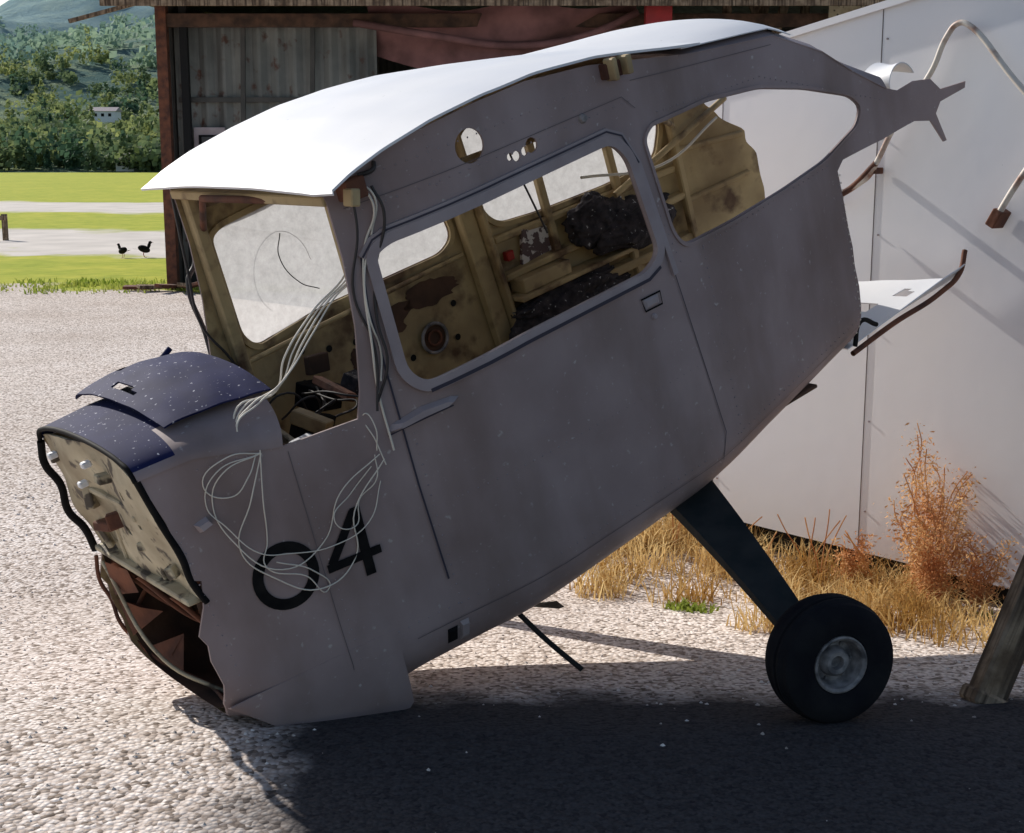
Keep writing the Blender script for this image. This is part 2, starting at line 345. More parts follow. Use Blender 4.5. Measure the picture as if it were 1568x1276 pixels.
tube('firewall_far_trim',[(-.09,hw(-.1),.88),(-.10,hw(-.1)+.015,.80),(-.08,hw(-.1)+.005,.72),(-.085,hw(-.1)+.012,.62),(-.06,hw(-.1),.55),(-.05,hw(-.1)+.008,.46)],.013,M['black'],F)
for i,(y,z,d) in enumerate([(-.1,.84,(.05,.04,.03)),(.12,.62,(.06,.08,.03)),(.15,.72,(.04,.03,.08)),(-.12,.6,(.02,.03,.03)),(.02,.66,(.05,.05,.05)),(.28,.84,(.02,.05,.03)),(-.2,.72,(.02,.02,.02)),(-.28,.55,(.03,.03,.04)),(.22,.56,(.02,.03,.1))]):
    box('firewall_bracket_%d'%i,(-.09+(.9-z)*.12,y,z),d,M['rust' if i in(1,4) else 'cream'],F,(0,.2,.3*i))
for i,(y,z) in enumerate([(.25,.86),(-.05,.885),(.05,.80)]): box('firewall_stud_%d'%i,(-.105,y,z),(.03,.025,.02),M['white'],F)
box('firewall_post',(-.03,.12,.66),(.02,.018,.38),M['cream'],F,(.1,0,0))
box('firewall_post_b',(-.03,-.14,.66),(.015,.015,.36),M['cream'],F,(-.06,0,0))
box('firewall_rail',(-.06,.0,.745),(.025,.62,.02),M['cream'],F)
box('firewall_lower_lip',(-.03,0,.47),(.06,.70,.02),M['cream'],F,(.02,.1,0))
def liner(u,v):
    s_=-.04+.44*u; w=hw(s_)-.022; hb=interp(HB,s_)+.02; a=math.pi*v
    return (s_, -w*math.copysign(abs(math.cos(a))**.45,math.cos(a)), .46-(.46-hb)*abs(math.sin(a))**.5)
grid('cowl_liner',liner,10,28,[M['rawin']],F,0)
box('cavity_bulkhead',(.40,0,.2),(.01,.72,.55),M['rawin'],F)
for i,l in enumerate((-.2,.05,.25)):
    tube('cavity_tube_%d'%i,[(-.05,l,.45),(.1,l*.9,.2),(.35,l*.8,.02)],.010,M['rust'],F)
tube('lower_cowl_rim',[(-.055,hw(0)-.005,.44),(-.075,hw(0)-.012,.36),(-.06,hw(0)-.005,.27),(-.065,hw(0)-.02,.19),(-.045,hw(0)-.03,.12),(-.02,.25,.05),(.02,.1,.015),(.03,0,.01),(.0,-.2,.03)],.007,M['rust'],F)
tube('cavity_brace',[(-.05,.36,.42),(-.05,.1,.12),(.05,-.1,.0)],.007,M['cream'],F)
tube('cavity_brace_b',[(-.04,.33,.20),(.1,.3,.30),(.3,.3,.1)],.008,M['rust'],F)
for i,(a_,b_,c_) in enumerate([((-.06,.30,.44),(-.055,.34,.30),(-.02,.20,.33)),((-.05,.345,.28),(-.05,.33,.14),(.04,.22,.22)),((-.03,.28,.10),(.0,.12,.03),(.06,.16,.14))]):
    mesh('torn_cowl_flap_%d'%i,[a_,b_,c_,(a_[0]+.03,a_[1]-.10,a_[2]-.02)],[(0,1,2),(0,2,3)],M['rust'],F)
def skirt(u,v):
    s_=-.055+.545*u; top=.115; bot=interp([(-.055,.10),(0,.03),(.05,-.03),(.16,-.085),(.30,-.15),(.39,-.175),(.47,-.185),(.49,-.17)],s_)
    h=top+(bot-top)*v
    return (s_+.012*v*math.sin(9*u),-(hw(s_)+.002-.03*v*v),h)
grid('lower_cowl_skirt',skirt,26,8,[M['grey']],F,.004)
# ---- interior
def ib(n,c,d,m='inner',rot=(0,0,0)): return box(n,c,d,M[m],F,rot)
def rib(name,s0,h0,s1,h1,wd=.05,side=1,dp=.05,m='inner'):
    w0=side*(lat(s0,h0)-.012-dp/2);w1=side*(lat(s1,h1)-.012-dp/2)
    a=Vector((s0,w0,h0));b=Vector((s1,w1,h1)); d=(b-a); L=d.length
    o=box(name,(0,0,0),(wd,dp,L),M[m],F,bev=.006); q=Vector((0,0,1)).rotation_difference(d.normalized())
    o.data.transform(Matrix.Translation((a+b)/2)@q.to_matrix().to_4x4()); return o
rib('far_rear_post',1.90,.10,1.80,1.50,.075)
rib('far_post_flange',1.95,.10,1.85,1.50,.02,1,.09)
rib('far_front_post',.70,.30,.70,1.48,.045)
rib('near_front_post',.70,.10,.70,1.48,.05,-1)
rib('near_rear_post',1.93,.10,1.79,1.50,.05,-1)
rib('far_sill_rail',.62,.805,1.8,.835,.018,1,.02)
rib('far_sill_rail_aft',1.95,.84,2.88,.86,.03,1,.03)
rib('far_lower_rail',1.95,.50,2.9,.55,.04)
rib('far_top_rail',.70,1.40,2.7,1.37,.04,1,.03)
rib('near_top_rail',.70,1.42,2.7,1.38,.03,-1,.03)
rib('far_mid_rail',1.95,.68,2.9,.74,.03)
for i,(a,b) in enumerate([(2.25,2.2),(2.6,2.55),(2.90,2.89)]): rib('far_frame_%d'%i,a,.15,b,(1.36,1.36,1.28)[i],.035,1,.035)
tube('cabin_brace_b',[(1.95,-.4,1.40),(2.88,.38,1.05)],.012,M['inner'],F,False)
tube('cabin_brace_e',[(2.5,.40,.86),(3.2,.36,1.08)],.014,M['inner'],F,False)
tube('rear_control_cable',[(2.3,.35,1.0),(2.7,.30,.93),(3.1,.33,1.02)],.006,M['wire_w'],F)
rib('far_rear_stringer',2.90,.70,3.28,.72,.025,1,.02); rib('far_rear_stringer_b',2.90,.93,3.28,.90,.025,1,.02)
tube('cabin_brace_d',[(1.85,-.55,1.42),(1.85,.55,1.42)],.016,M['inner'],F,False)
tube('windscreen_diagonal',[(.70,-.50,1.44),(.62,.2,1.46),(.72,.5,1.30)],.012,M['rust'],F,False)
ib('roof_cross_member',(.68,0,1.455),(.06,1.02,.03),'inner')
ib('cabin_floor',(1.5,0,.06),(2.2,.9,.015),'rawin')
ib('shelf_box',(2.10,.50,.64),(.26,.10,.06))
ib('shelf_slab',(2.3,.47,.60),(.75,.10,.02))
ib('red_lamp',(2.0,.55,.76),(.04,.03,.04),'red_lens'); ib('red_lamp_aft',(2.75,.46,.9),(.05,.03,.05),'red_lens')
ib('printed_scrap',(2.14,.54,.76),(.16,.02,.15),'paper',(.1,.2,0))
def blob(name,c,r,m,seed=0,parent=F):
    bm=bmesh.new(); bmesh.ops.create_icosphere(bm,subdivisions=5,radius=1)
    for v in bm.verts:
        n1=noise.noise(v.co*1.7+Vector((seed,0,0))); n2=1-abs(noise.noise(v.co*3.2+Vector((seed,3,0))))*2
        k=1+.4*n1+.16*n2; v.co=Vector((v.co.x*r[0]*k+c[0],v.co.y*r[1]*k+c[1],v.co.z*r[2]*k+c[2]))
    me=D.meshes.new(name); bm.to_mesh(me); bm.free(); me.materials.append(m); me.polygons.foreach_set('use_smooth',[True]*len(me.polygons)); return link(D.objects.new(name,me),parent)
blob('bundled_cloth',(2.42,.46,.78),(.15,.06,.09),M['cloth'],1); blob('bundled_cloth_low',(2.6,.44,.70),(.2,.08,.09),M['cloth'],4)
blob('dark_bag',(2.2,.48,.50),(.3,.08,.08),M['cloth'],6); blob('rag_pile',(2.15,.4,.15),(.5,.25,.10),M['cloth'],9)
tube('vent_ring',[(1.56+.06*math.cos(a*math.pi/8),.565,.565+.06*math.sin(a*math.pi/8)) for a in range(16)],.007,M['hub'],F,True,True)
mesh('vent_disc',[(1.56+.058*math.cos(a*math.pi/10),.575,.565+.058*math.sin(a*math.pi/10)) for a in range(20)],[tuple(range(20))],M['rawin'],F)
tube('vent_inner',[(1.56+.03*math.cos(a*math.pi/8),.566,.565+.03*math.sin(a*math.pi/8)) for a in range(16)],.006,M['rust'],F,True,True)
def stain(name,c,rx,rz,seed):
    n=40; v=[]
    for k in range(n):
        a=2*math.pi*k/n; q=1+.45*noise.noise(Vector((math.cos(a)*1.5,math.sin(a)*1.5,seed)))+.25*noise.noise(Vector((math.cos(a)*5,math.sin(a)*5,seed))); x=c[0]+rx*q*math.cos(a); v.append((x,hw(x)-.0125,c[1]+rz*q*math.sin(a)))
    mesh(name,v,[tuple(range(n))],M['rawin'],F)
stain('oil_stain',(1.36,.70),.13,.08,2); stain('oil_stain_b',(1.60,.74),.14,.05,5); stain('oil_stain_c',(1.22,.60),.05,.05,8)
for i,(x,z) in enumerate([(1.32,.58),(1.22,.68),(1.70,.66),(.95,.62),(1.1,.7),(.8,.65),(.98,.74),(1.45,.52),(1.68,.52)]):
    mesh('lightening_hole_%d'%i,[(x+.014*math.cos(a*.628),hw(x)-.0145,z+.014*math.sin(a*.628)) for a in range(10)],[tuple(range(10))],M['void'],F)
for i,(c,d,m_,r) in enumerate([((.90,.38,.62),(.13,.12,.09),'black',(.2,.3,.3)),((1.0,.28,.64),(.08,.07,.07),'cloth',(.5,.2,.5)),((.80,.30,.55),(.16,.05,.10),'void',(.1,.5,.1)),((.72,.1,.56),(.18,.03,.04),'cream',(0,.4,.3)),((.60,.15,.62),(.02,.3,.08),'cream',(.3,0,0)),((.56,-.1,.66),(.09,.05,.04),'white',(.2,.1,.3)),((.66,.0,.68),(.05,.14,.05),'inner',(.4,.2,.5)),((.85,.15,.70),(.04,.22,.03),'rust',(.2,.5,.1)),((.95,.42,.72),(.10,.03,.07),'rawin',(0,.2,.2)),((.62,.32,.70),(.10,.05,.12),'inner',(.1,.6,.4))]):
    ib('panel_remnant_%d'%i,c,d,m_,r)
ib('rudder_bar',(.75,0,.45),(.03,.8,.03),'rust'); ib('footwell',(.45,0,.6),(.02,.85,.35),'rawin',(0,-.3,0))
for i in range(5): tube('loose_loom_%d'%i,[(.6+.05*i,.3-.1*i,.66),(.7+.04*i,.2-.08*i,.74-.02*i),(.8,.25-.06*i,.60+.03*i),(.92-.03*i,.3,.68)],.004,M['wire_d'],F)
def pane(name,poly,side,inset=.004):
    P=scalep(poly,.006); v=[(a,side*(lat(a,b)-inset),b) for a,b in P]; c=(sum(p[0] for p in P)/len(P),sum(p[1] for p in P)/len(P)); v.append((c[0],side*(hw(c[0])-inset),c[1])); n=len(P)
    return mesh(name,v,[(i,(i+1)%n,n) for i in range(n)],M['glass'],F)
pane('far_door_pane',DOOR,1)
pane('far_aft_pane',AFTF,1)
for nm,P in (('far_door_rim',DOOR),('far_aft_rim',AFTF)):
    solid(ribbon(nm,scalep(P,.014),.022,M['inner'],-.016,True,side=1,sub=.04),.012)
tube('pane_scratch',[(1.0+.13*math.cos(a*math.pi/8),.578,1.05+.15*math.sin(a*math.pi/8)) for a in range(11)],.0008,M['rim'],F)
for n,c,d,r in [('wing_bracket_front',(.73,-.53,1.47),(.07,.10,.06),(0,0,0)),('wing_bracket_front_lug',(.70,-.59,1.455),(.03,.05,.05),(0,.3,0)),('wing_bracket_rear',(1.73,-.61,1.545),(.09,.05,.05),(0,0,0)),('wing_bracket_rear_lug',(1.76,-.64,1.55),(.025,.05,.06),(0,0,0)),('wing_bracket_rear_lug_b',(1.70,-.64,1.55),(.02,.05,.07),(0,0,0))]:
    box(n,c,d,M['inner' if 'lug' in n else 'rust'],F,r)
def W(name,pts,r,m,lift=.015):
    tube(name,[(s_,-(hw(s_)+lift+.012*math.sin(i*2.1)),h) for i,(s_,h) in enumerate(pts)],r,M[m],F)
W('wire_a',[(.76,1.48),(.775,1.40),(.73,1.30),(.69,1.19),(.66,1.02),(.65,.88),(.64,.68)],.0035,'wire_w')
W('wire_a2',[(.75,1.49),(.785,1.43),(.76,1.33),(.70,1.22),(.675,1.10),(.69,.98),(.66,.90)],.003,'wire_w')
for k in range(4):
    e=.018*k
    W('wire_b%d'%k,[(.76-e*.3,1.45-e),(.72-e*.4,1.24),(.62-e,1.17-e*.5),(.53-e*1.6,1.10-e),(.40-e*.3,1.00-e*.7),(.32-e*.8,.955),(.235+e*.2,.915-e*.4),(.262,.83)],.0026+.0006*(k%2),'wire_w',-.03-.014*k)
W('wire_c',[(.26,.83),(.135,.82),(.09,.745),(.105,.61),(.21,.47),(.36,.49),(.446,.62),(.59,.69)],.002,'wire_w')
W('wire_d',[(.26,.83),(.186,.71),(.12,.57),(.185,.45),(.307,.36),(.437,.40),(.47,.545),(.60,.67)],.0022,'wire_w')
W('wire_e',[(.26,.84),(.22,.70),(.20,.56),(.17,.50),(.27,.42),(.33,.34),(.30,.42),(.2,.5)],.002,'wire_w')
W('wire_f',[(.59,.70),(.60,.78),(.59,.82),(.595,.73),(.60,.65)],.002,'wire_w')
W('wire_g',[(.26,.83),(.16,.86),(.08,.80),(.14,.74),(.2,.78),(.25,.83)],.002,'wire_w')
W('wire_h',[(.25,.83),(.12,.83),(.07,.74),(.10,.66),(.16,.55),(.25,.50),(.38,.47),(.50,.50),(.58,.60)],.0018,'wire_w')
W('wire_i',[(.58,.69),(.56,.62),(.50,.57),(.46,.50),(.40,.55),(.48,.60),(.56,.66)],.0018,'wire_w')
W('cable_a',[(.79,1.46),(.80,1.38),(.74,1.22),(.70,1.08),(.69,.95),(.64,.84)],.0045,'wire_d')
W('cable_b',[(.73,1.47),(.71,1.35),(.66,1.18),(.67,1.0),(.62,.82)],.004,'wire_d')
W('cable_c',[(.76,1.50),(.80,1.505),(.82,1.52)],.007,'wire_d')
tube('far_cable',[(.66,.52,1.46),(.62,.5,1.2),(.60,.49,1.0),(.66,.48,.85),(.7,.47,.7)],.005,M['wire_d'],F)
tube('far_cable_b',[(.70,.56,1.44),(.68,.56,1.2),(.63,.55,1.15),(.62,.53,.95),(.60,.5,.84)],.009,M['wire_d'],F)
tube('hanging_wire',[(1.0,.5,1.2),(.98,.52,1.12),(1.03,.52,1.0),(1.1,.52,.95)],.002,M['wire_d'],F)
tube('hanging_cord',[(1.70,0,1.40),(1.72,0,1.25),(1.76,0,1.1),(1.80,0,.95)],.004,M['wire_d'],F)
# ---- landing gear
WC=Vector((.99,4.07,.172))
def gear(side,wc,axis,tag):
    wl=FI@wc; a=Vector((1.83,side*.42,-.04)); b=wl+Vector((0,-side*.05,0)); n=14; v=[]
    for i in range(n+1):
        t=i/n; p=a.lerp(b,t)+Vector((0,0,.02))*math.sin(math.pi*t); w=.105*(1-t)+.045*t; th=.022*(1-t)+.014*t
        d=(b-a).normalized(); X=Vector((1,0,0)); X=(X-d*X.dot(d)).normalized(); Y=d.cross(X)
        for q in ((-1,-1),(1,-1),(1,1),(-1,1)): v.append(p+X*w*q[0]+Y*th*q[1])
    f=[(4*i+j,4*i+(j+1)%4,4*i+4+(j+1)%4,4*i+4+j) for i in range(n) for j in range(4)]+[(0,1,2,3),(4*n+3,4*n+2,4*n+1,4*n)]
    mesh('gear_leg_'+tag,v,f,M['gear'],F)
    Z=Vector(axis).normalized(); q=Vector((0,0,1)).rotation_difference(Z)
    T=FI@Matrix.Translation(wc)@q.to_matrix().to_4x4()
    def lathe(nm,pr,m,n=56):
        v=[(r*math.cos(2*math.pi*k/n),r*math.sin(2*math.pi*k/n),z) for k in range(n) for r,z in pr]; c=len(pr)
        f=[(k*c+j,k*c+j+1,((k+1)%n)*c+j+1,((k+1)%n)*c+j) for k in range(n) for j in range(c-1)]
        o=mesh(nm,v,f,m,F,True); o.data.transform(T); o.data.set_sharp_from_angle(angle=math.radians(35)); return o
    lathe('tyre_'+tag,[(.090,.055),(.094,.070),(.13,.082),(.165,.080),(.188,.066),(.192,.050),(.189,.048),(.199,.030),(.197,.016),(.194,.015),(.194,.010),(.2,.008),(.2,-.008),(.194,-.01),(.194,-.015),(.199,-.035),(.188,-.066),(.165,-.080),(.13,-.082),(.1,-.07)],M['rubber'])
    lathe('wheel_rim_'+tag,[(.092,.060),(.091,.072),(.086,.074),(.078,.066),(.075,.035),(.066,.020),(.05,.022),(.044,.045),(.036,.052),(.022,.050),(.02,.03),(0,.03)],M['hub'])
    lathe('brake_disc_'+tag,[(.1,-.06),(.09,-.05),(0,-.05)],M['gear'])
    for k in range(6):
        a=k*1.047+.4; o=box('wheel_bolt_%s_%d'%(tag,k),(.058*math.cos(a),.058*math.sin(a),.026),(.010,.010,.012),M['hub'],F,bev=.002); o.data.transform(T)
gear(-1,WC,(.31,-.95,0.02),'near')
gear(1,CO+Vector((.788,.616,0))*1.52+Vector((-.616,.788,0))*1.31+Vector((0,0,-.36+.195)),(-.92,.39,.02),'far')
w2l=lambda p: FI@Vector(p)
tube('belly_strut',[w2l((.02,4.75,.09)),w2l((.12,4.72,.0)),w2l((.25,4.65,-.09))],.010,M['gear'],F)
mesh('step_plate',[w2l(p) for p in [(.04,4.72,.13),(.16,4.70,.15),(.19,4.72,.12),(.17,4.76,.10),(.08,4.78,.10)]],[(0,1,2,3,4)],M['gear'],F)
# ---------------------------------------------------------------- ground
def gz(x,y):
    t=min(1,max(0,(y-3.9)/2.4)); z=-.36*t
    if y>7: z+=.02*noise.noise(Vector((x*.15,y*.15,0)))*min(1,(y-7)/5)
    return z
def hillz(x,y):
    if y<230: return 0
    t=(y-230)
    z=t*.07*min(1,t/60)
    if y>380:
        q=min(1,(y-380)/820); rr=noise.fractal(Vector((x/230,y/230,3)),1,2,6); ridge=1-abs(noise.noise(Vector((x/200+7,y/420,1))))*1.9
        z=min(z,24+(y-570)*.02) if y>570 else z
        z+= q**.85*(46+50*ridge+40*rr)
    else: z+=3*noise.noise(Vector((x/50,y/50,0)))*min(1,t/60)
    return z
xs=[-1500,-900,-500,-300,-180,-100,-60,-40,-25]+[-15+.75*i for i in range(41)]+[25,40,60,100,180,300,500,900,1500]
ys=[-300,-80,-30,-10,-3,0,1,2,3,3.5]+[3.9+.2*i for i in range(16)]+[8+i*1.5 for i in range(20)]+[42,50,60,75,95,120,160,200,232]
v=[(x,y,gz(x,y)) for x in xs for y in ys]; c=len(ys)
f=[(i*c+j,(i+1)*c+j,(i+1)*c+j+1,i*c+j+1) for i in range(len(xs)-1) for j in range(c-1)]
def groundmat():
    m=D.materials.new('gravel_and_grass'); m.use_nodes=True; nt=m.node_tree;N=nt.nodes;K=nt.links; b=N['Principled BSDF']; b.inputs['Roughness'].default_value=.95
    b.inputs['Specular IOR Level'].default_value=.1
    tc=N.new('ShaderNodeTexCoord'); P=tc.outputs['Object']
    def nz(sc,de=6): n=N.new('ShaderNodeTexNoise'); n.inputs['Scale'].default_value=sc; n.inputs['Detail'].default_value=de; K.new(P,n.inputs['Vector']); return n.outputs['Fac']
    def ramp(fac,st):
        r=N.new('ShaderNodeValToRGB'); e=r.color_ramp.elements
        while len(e)<len(st): e.new(.5)
        for a,(p,cc) in zip(e,st): a.position=p; a.color=(*cc,1)
        K.new(fac,r.inputs[0]); return r.outputs[0]
    def mix(fac,a,b_):
        x=N.new('ShaderNodeMix'); x.data_type='RGBA'; K.new(fac,x.inputs[0]); K.new(a,x.inputs[6]); K.new(b_,x.inputs[7]); return x.outputs[2]
    def math_(op,a,b_=None,c_=None):
        x=N.new('ShaderNodeMath'); x.operation=op
        for i,q in enumerate((a,b_,c_)):
            if q is None: continue
            if isinstance(q,(int,float)): x.inputs[i].default_value=q
            else: K.new(q,x.inputs[i])
        return x.outputs[0]
    vo=N.new('ShaderNodeTexVoronoi'); vo.inputs['Scale'].default_value=60; K.new(P,vo.inputs['Vector'])
    vc=N.new('ShaderNodeSeparateColor'); K.new(vo.outputs['Color'],vc.inputs[0])
    g1=ramp(vc.outputs[0],[(0,(.22,.18,.15)),(.25,(.56,.49,.44)),(.55,(.86,.79,.74)),(1,(.97,.92,.89))])
    g2=ramp(vo.outputs['Distance'],[(.3,(1,1,1)),(.8,(.62,.56,.52))])
    mm=N.new('ShaderNodeMix'); mm.data_type='RGBA'; mm.blend_type='MULTIPLY'; mm.inputs[0].default_value=.7; K.new(g1,mm.inputs[6]); K.new(g2,mm.inputs[7])
    big=mix(nz(7,5),ramp(nz(.9),[(.3,(.76,.71,.67)),(.7,(1.0,1.0,1.0))]),ramp(nz(.5),[(.35,(.88,.85,.82)),(.65,(1.08,1.06,1.04))]))
    m3=N.new('ShaderNodeMix'); m3.data_type='RGBA'; m3.blend_type='MULTIPLY'; m3.inputs[0].default_value=1; K.new(mm.outputs[2],m3.inputs[6]); K.new(big,m3.inputs[7]); grav=m3.outputs[2]
    farg=ramp(nz(.8,8),[(.3,(.58,.53,.48)),(.7,(.74,.68,.62))])
    shade_dark=ramp(nz(90,4),[(.35,(.022,.022,.028)),(.7,(.06,.055,.055))])
    grass=mix(nz(.12,6),ramp(nz(3,9),[(.3,(.20,.28,.025)),(.7,(.44,.46,.05))]),ramp(nz(1.3,9),[(.3,(.30,.37,.03)),(.7,(.62,.56,.08))]))
    sp=N.new('ShaderNodeSeparateXYZ'); K.new(P,sp.inputs[0]); Y=math_('ADD',sp.outputs[1],math_('MULTIPLY',math_('SUBTRACT',nz(.5,8),.5),7)); 
    Y=math_('ADD',Y,math_('MULTIPLY',sp.outputs[0],.25))
    def step(y,w,src=None): r=N.new('ShaderNodeMapRange'); r.inputs[1].default_value=y; r.inputs[2].default_value=y+w; K.new(src or Y,r.inputs[0]); return r.outputs[0]
    # dark patch added to the ground colour to deepen the fuselage's cast shadow
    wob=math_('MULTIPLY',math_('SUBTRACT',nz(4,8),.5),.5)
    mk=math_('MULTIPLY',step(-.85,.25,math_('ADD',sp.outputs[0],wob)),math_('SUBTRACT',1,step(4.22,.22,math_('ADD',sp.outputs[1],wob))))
    grav=mix(math_('MULTIPLY',mk,.95),grav,shade_dark)
    col=mix(step(20.5,.6),grav,grass); col=mix(step(27.5,1),col,farg); col=mix(step(37,1.5),col,grass); col=mix(step(50,2),col,farg); col=mix(step(62,2),col,grass)
    K.new(col,b.inputs['Base Color'])
    bp=N.new('ShaderNodeBump'); bp.inputs['Strength'].default_value=.55; bp.inputs['Distance'].default_value=.011
    K.new(math_('ADD',math_('MULTIPLY',vo.outputs['Distance'],-1),nz(30,4)),bp.inputs['Height']); K.new(bp.outputs[0],b.inputs['Normal'])
    return m
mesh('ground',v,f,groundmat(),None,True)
v=[];f=[]
for i in range(7500):
    x=random.uniform(-3.2,3.2); y=random.uniform(2.6,9) if random.random()<.75 else random.uniform(9,15); r=random.uniform(.003,.010)*(1.3 if y>7 else 1)
    if x>-.6 and y<4.2 and random.random()<.93: continue
    z=gz(x,y); i0=len(v); a0=random.random()*6
    for k in range(5): v.append((x+r*random.uniform(.8,1.3)*math.cos(a0+k*1.2566),y+r*random.uniform(.8,1.3)*math.sin(a0+k*1.2566),z-.002))
    v.append((x+r*.2*random.uniform(-1,1),y,z+r*random.uniform(.5,.9)))
    f+=[(i0+k,i0+(k+1)%5,i0+5) for k in range(5)]
mesh('loose_gravel',v,f,mat('pale_stone',(.38,.33,.29),.9,(.88,.82,.77),11,contrast=(.4,.6)))
# hills
def hillmat():
    m=D.materials.new('hazy_hillside'); m.use_nodes=True; nt=m.node_tree;N=nt.nodes;K=nt.links; b=N['Principled BSDF']; b.inputs['Roughness'].default_value=1; b.inputs['Specular IOR Level'].default_value=0
    tc=N.new('ShaderNodeTexCoord'); n=N.new('ShaderNodeTexNoise'); n.inputs['Scale'].default_value=.05; n.inputs['Detail'].default_value=12; n.inputs['Roughness'].default_value=.8; K.new(tc.outputs['Object'],n.inputs['Vector'])
    r=N.new('ShaderNodeValToRGB'); r.color_ramp.elements[0].position=.44; r.color_ramp.elements[1].position=.57; r.color_ramp.elements[0].color=(.13,.22,.19,1); r.color_ramp.elements[1].color=(.46,.54,.32,1); K.new(n.outputs['Fac'],r.inputs[0])
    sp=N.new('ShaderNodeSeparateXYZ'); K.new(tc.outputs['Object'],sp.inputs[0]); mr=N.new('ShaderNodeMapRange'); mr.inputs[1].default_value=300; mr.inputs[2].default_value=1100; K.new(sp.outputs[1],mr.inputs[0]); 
    mx=N.new('ShaderNodeMix'); mx.data_type='RGBA'; mul=N.new('ShaderNodeMath'); mul.operation='MULTIPLY'; mul.inputs[1].default_value=.68; K.new(mr.outputs[0],mul.inputs[0]); K.new(mul.outputs[0],mx.inputs[0]); K.new(r.outputs[0],mx.inputs[6]); mx.inputs[7].default_value=(.46,.64,.70,1)  # bluish distance haze blended into the base colour
    bp=N.new('ShaderNodeBump'); bp.inputs['Strength'].default_value=.9; bp.inputs['Distance'].default_value=10; K.new(n.outputs['Fac'],bp.inputs['Height']); K.new(bp.outputs[0],b.inputs['Normal'])
    K.new(mx.outputs[2],b.inputs['Base Color']); return m
NX,NY=200,120
v=[(-1500+3000*i/NX,230+1270*(j/NY)**1.4,-.36+hillz(-1500+3000*i/NX,230+1270*(j/NY)**1.4)) for i in range(NX+1) for j in range(NY+1)]
f=[(i*(NY+1)+j,(i+1)*(NY+1)+j,(i+1)*(NY+1)+j+1,i*(NY+1)+j+1) for i in range(NX) for j in range(NY)]
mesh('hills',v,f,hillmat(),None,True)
def leafcloud(v,f,c,rx,rz,n,size):
    for _ in range(n):
        while True:
            p=Vector((random.uniform(-1,1),random.uniform(-1,1),random.uniform(-1,1)))
            if .35<p.length<1: break
        q=Vector((c[0]+p.x*rx,c[1]+p.y*rx,c[2]+p.z*rz)); a=Vector((random.gauss(0,1),random.gauss(0,1),random.gauss(0,1))).normalized(); b=a.orthogonal().normalized(); cc=a.cross(b)
        s=size*random.uniform(.6,1.3); i0=len(v)
        v+= [q+b*s,q+cc*s*.8,q-b*s,q-cc*s*.8]; f.append((i0,i0+1,i0+2,i0+3))
v=[];f=[]
for i in range(1400):
    y=236+ 260*random.random()**1.3; x=random.uniform(-.47,-.05)*y if i<1100 else random.uniform(-1,1)*y
    if noise.noise(Vector((x/14,y/18,8)))<-.10 and y>250: continue
    z=hillz(x,y)-.6; hh=random.uniform(2.5,6.5)*(1.8 if random.random()<.15 else 1); w=hh*random.uniform(.4,.75)
    if random.random()<.3:
        for k in range(4): leafcloud(v,f,(x,y,z+hh*(.3+.24*k)),w*.45*(1-k*.22),hh*.18,18,.5)
    else:
        for k in range(3): leafcloud(v,f,(x+random.uniform(-.5,.5)*w,y,z+hh*random.uniform(.25,.7)),w*.8,hh*.3,26,.62)
mesh('distant_trees',v,f,M['foliage'])
v=[];f=[]
for i in range(1500):
    y=480+ 560*random.random(); x=random.uniform(-.47,-.12)*y if i<1200 else random.uniform(-1,1)*y
    if noise.noise(Vector((x/40,y/60,2)))<.0: continue
    z=hillz(x,y)-1; hh=random.uniform(5,11); leafcloud(v,f,(x,y,z+hh*.5),hh*.6,hh*.45,16,1.4)
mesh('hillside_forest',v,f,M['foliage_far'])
for i,(x,y,w) in enumerate([(-97,335,6),(-90,238,4),(-66,240,3)]):
    e=empty('white_house' if i==0 else 'white_house.%03d'%i,(x,y,hillz(x,y)+(3 if i==0 else -.3)))
    box('walls',(0,0,.7),(w,5,2.6),M['white'],e); mesh('roof',[(-w/2-.3,-2.9,2.0),(w/2+.3,-2.9,2.0),(w/2+.3,2.9,2.0),(-w/2-.3,2.9,2.0),(-w/2-.3,0,3.0),(w/2+.3,0,3.0)],[(0,1,5,4),(3,4,5,2),(0,4,3),(1,2,5)],M['rim'],e)
    for k in (-1,0,1): box('window_%d'%(k+1),(k*w*.28,-2.52,1.1),(.7,.06,.7),M['black'],e)
def blades(name,pts,m,hmin,hmax,n,spread,wd=.006,lean=.35,par=None):
    v=[];f=[]
    for (x,y,k) in pts:
        for _ in range(int(n*k)):
            a=random.random()*6.283; r=spread*random.random()**.6; px=x+r*math.cos(a);py=y+r*math.sin(a);z=gz(px,py); h=random.uniform(hmin,hmax)*k**.3
            b=random.random()*6.283; l=lean*h*random.random(); dx,dy=math.cos(b)*l,math.sin(b)*l; t=random.random()*6.283; wx,wy=math.cos(t)*wd,math.sin(t)*wd; i0=len(v)
            v+=[(px-wx,py-wy,z),(px+wx,py+wy,z),(px+dx*.35+wx*.7,py+dy*.35+wy*.7,z+h*.6),(px+dx*.35-wx*.7,py+dy*.35-wy*.7,z+h*.6),(px+dx,py+dy,z+h*(.95-.2*random.random()))]
            f+=[(i0,i0+1,i0+2,i0+3),(i0+3,i0+2,i0+4)]
    return mesh(name,v,f,m)
wallpt=lambda t,o: (1.39+.655*t-.756*o,6.95-.756*t-.655*o)
pts=[]
for i in range(70):
    t=random.uniform(-1.0,1.15); o=abs(random.gauss(0,.34))+.03; x,y=wallpt(t,o); pts.append((x,y,random.uniform(.2,1)))
for i in range(30):
    x,y=wallpt(random.uniform(1.0,2.3),random.uniform(.25,.9)); pts.append((x,y,random.uniform(.2,.7)))
for i in range(34): pts.append((random.uniform(.35,1.3),random.uniform(6.0,7.6),random.uniform(.2,.9)))
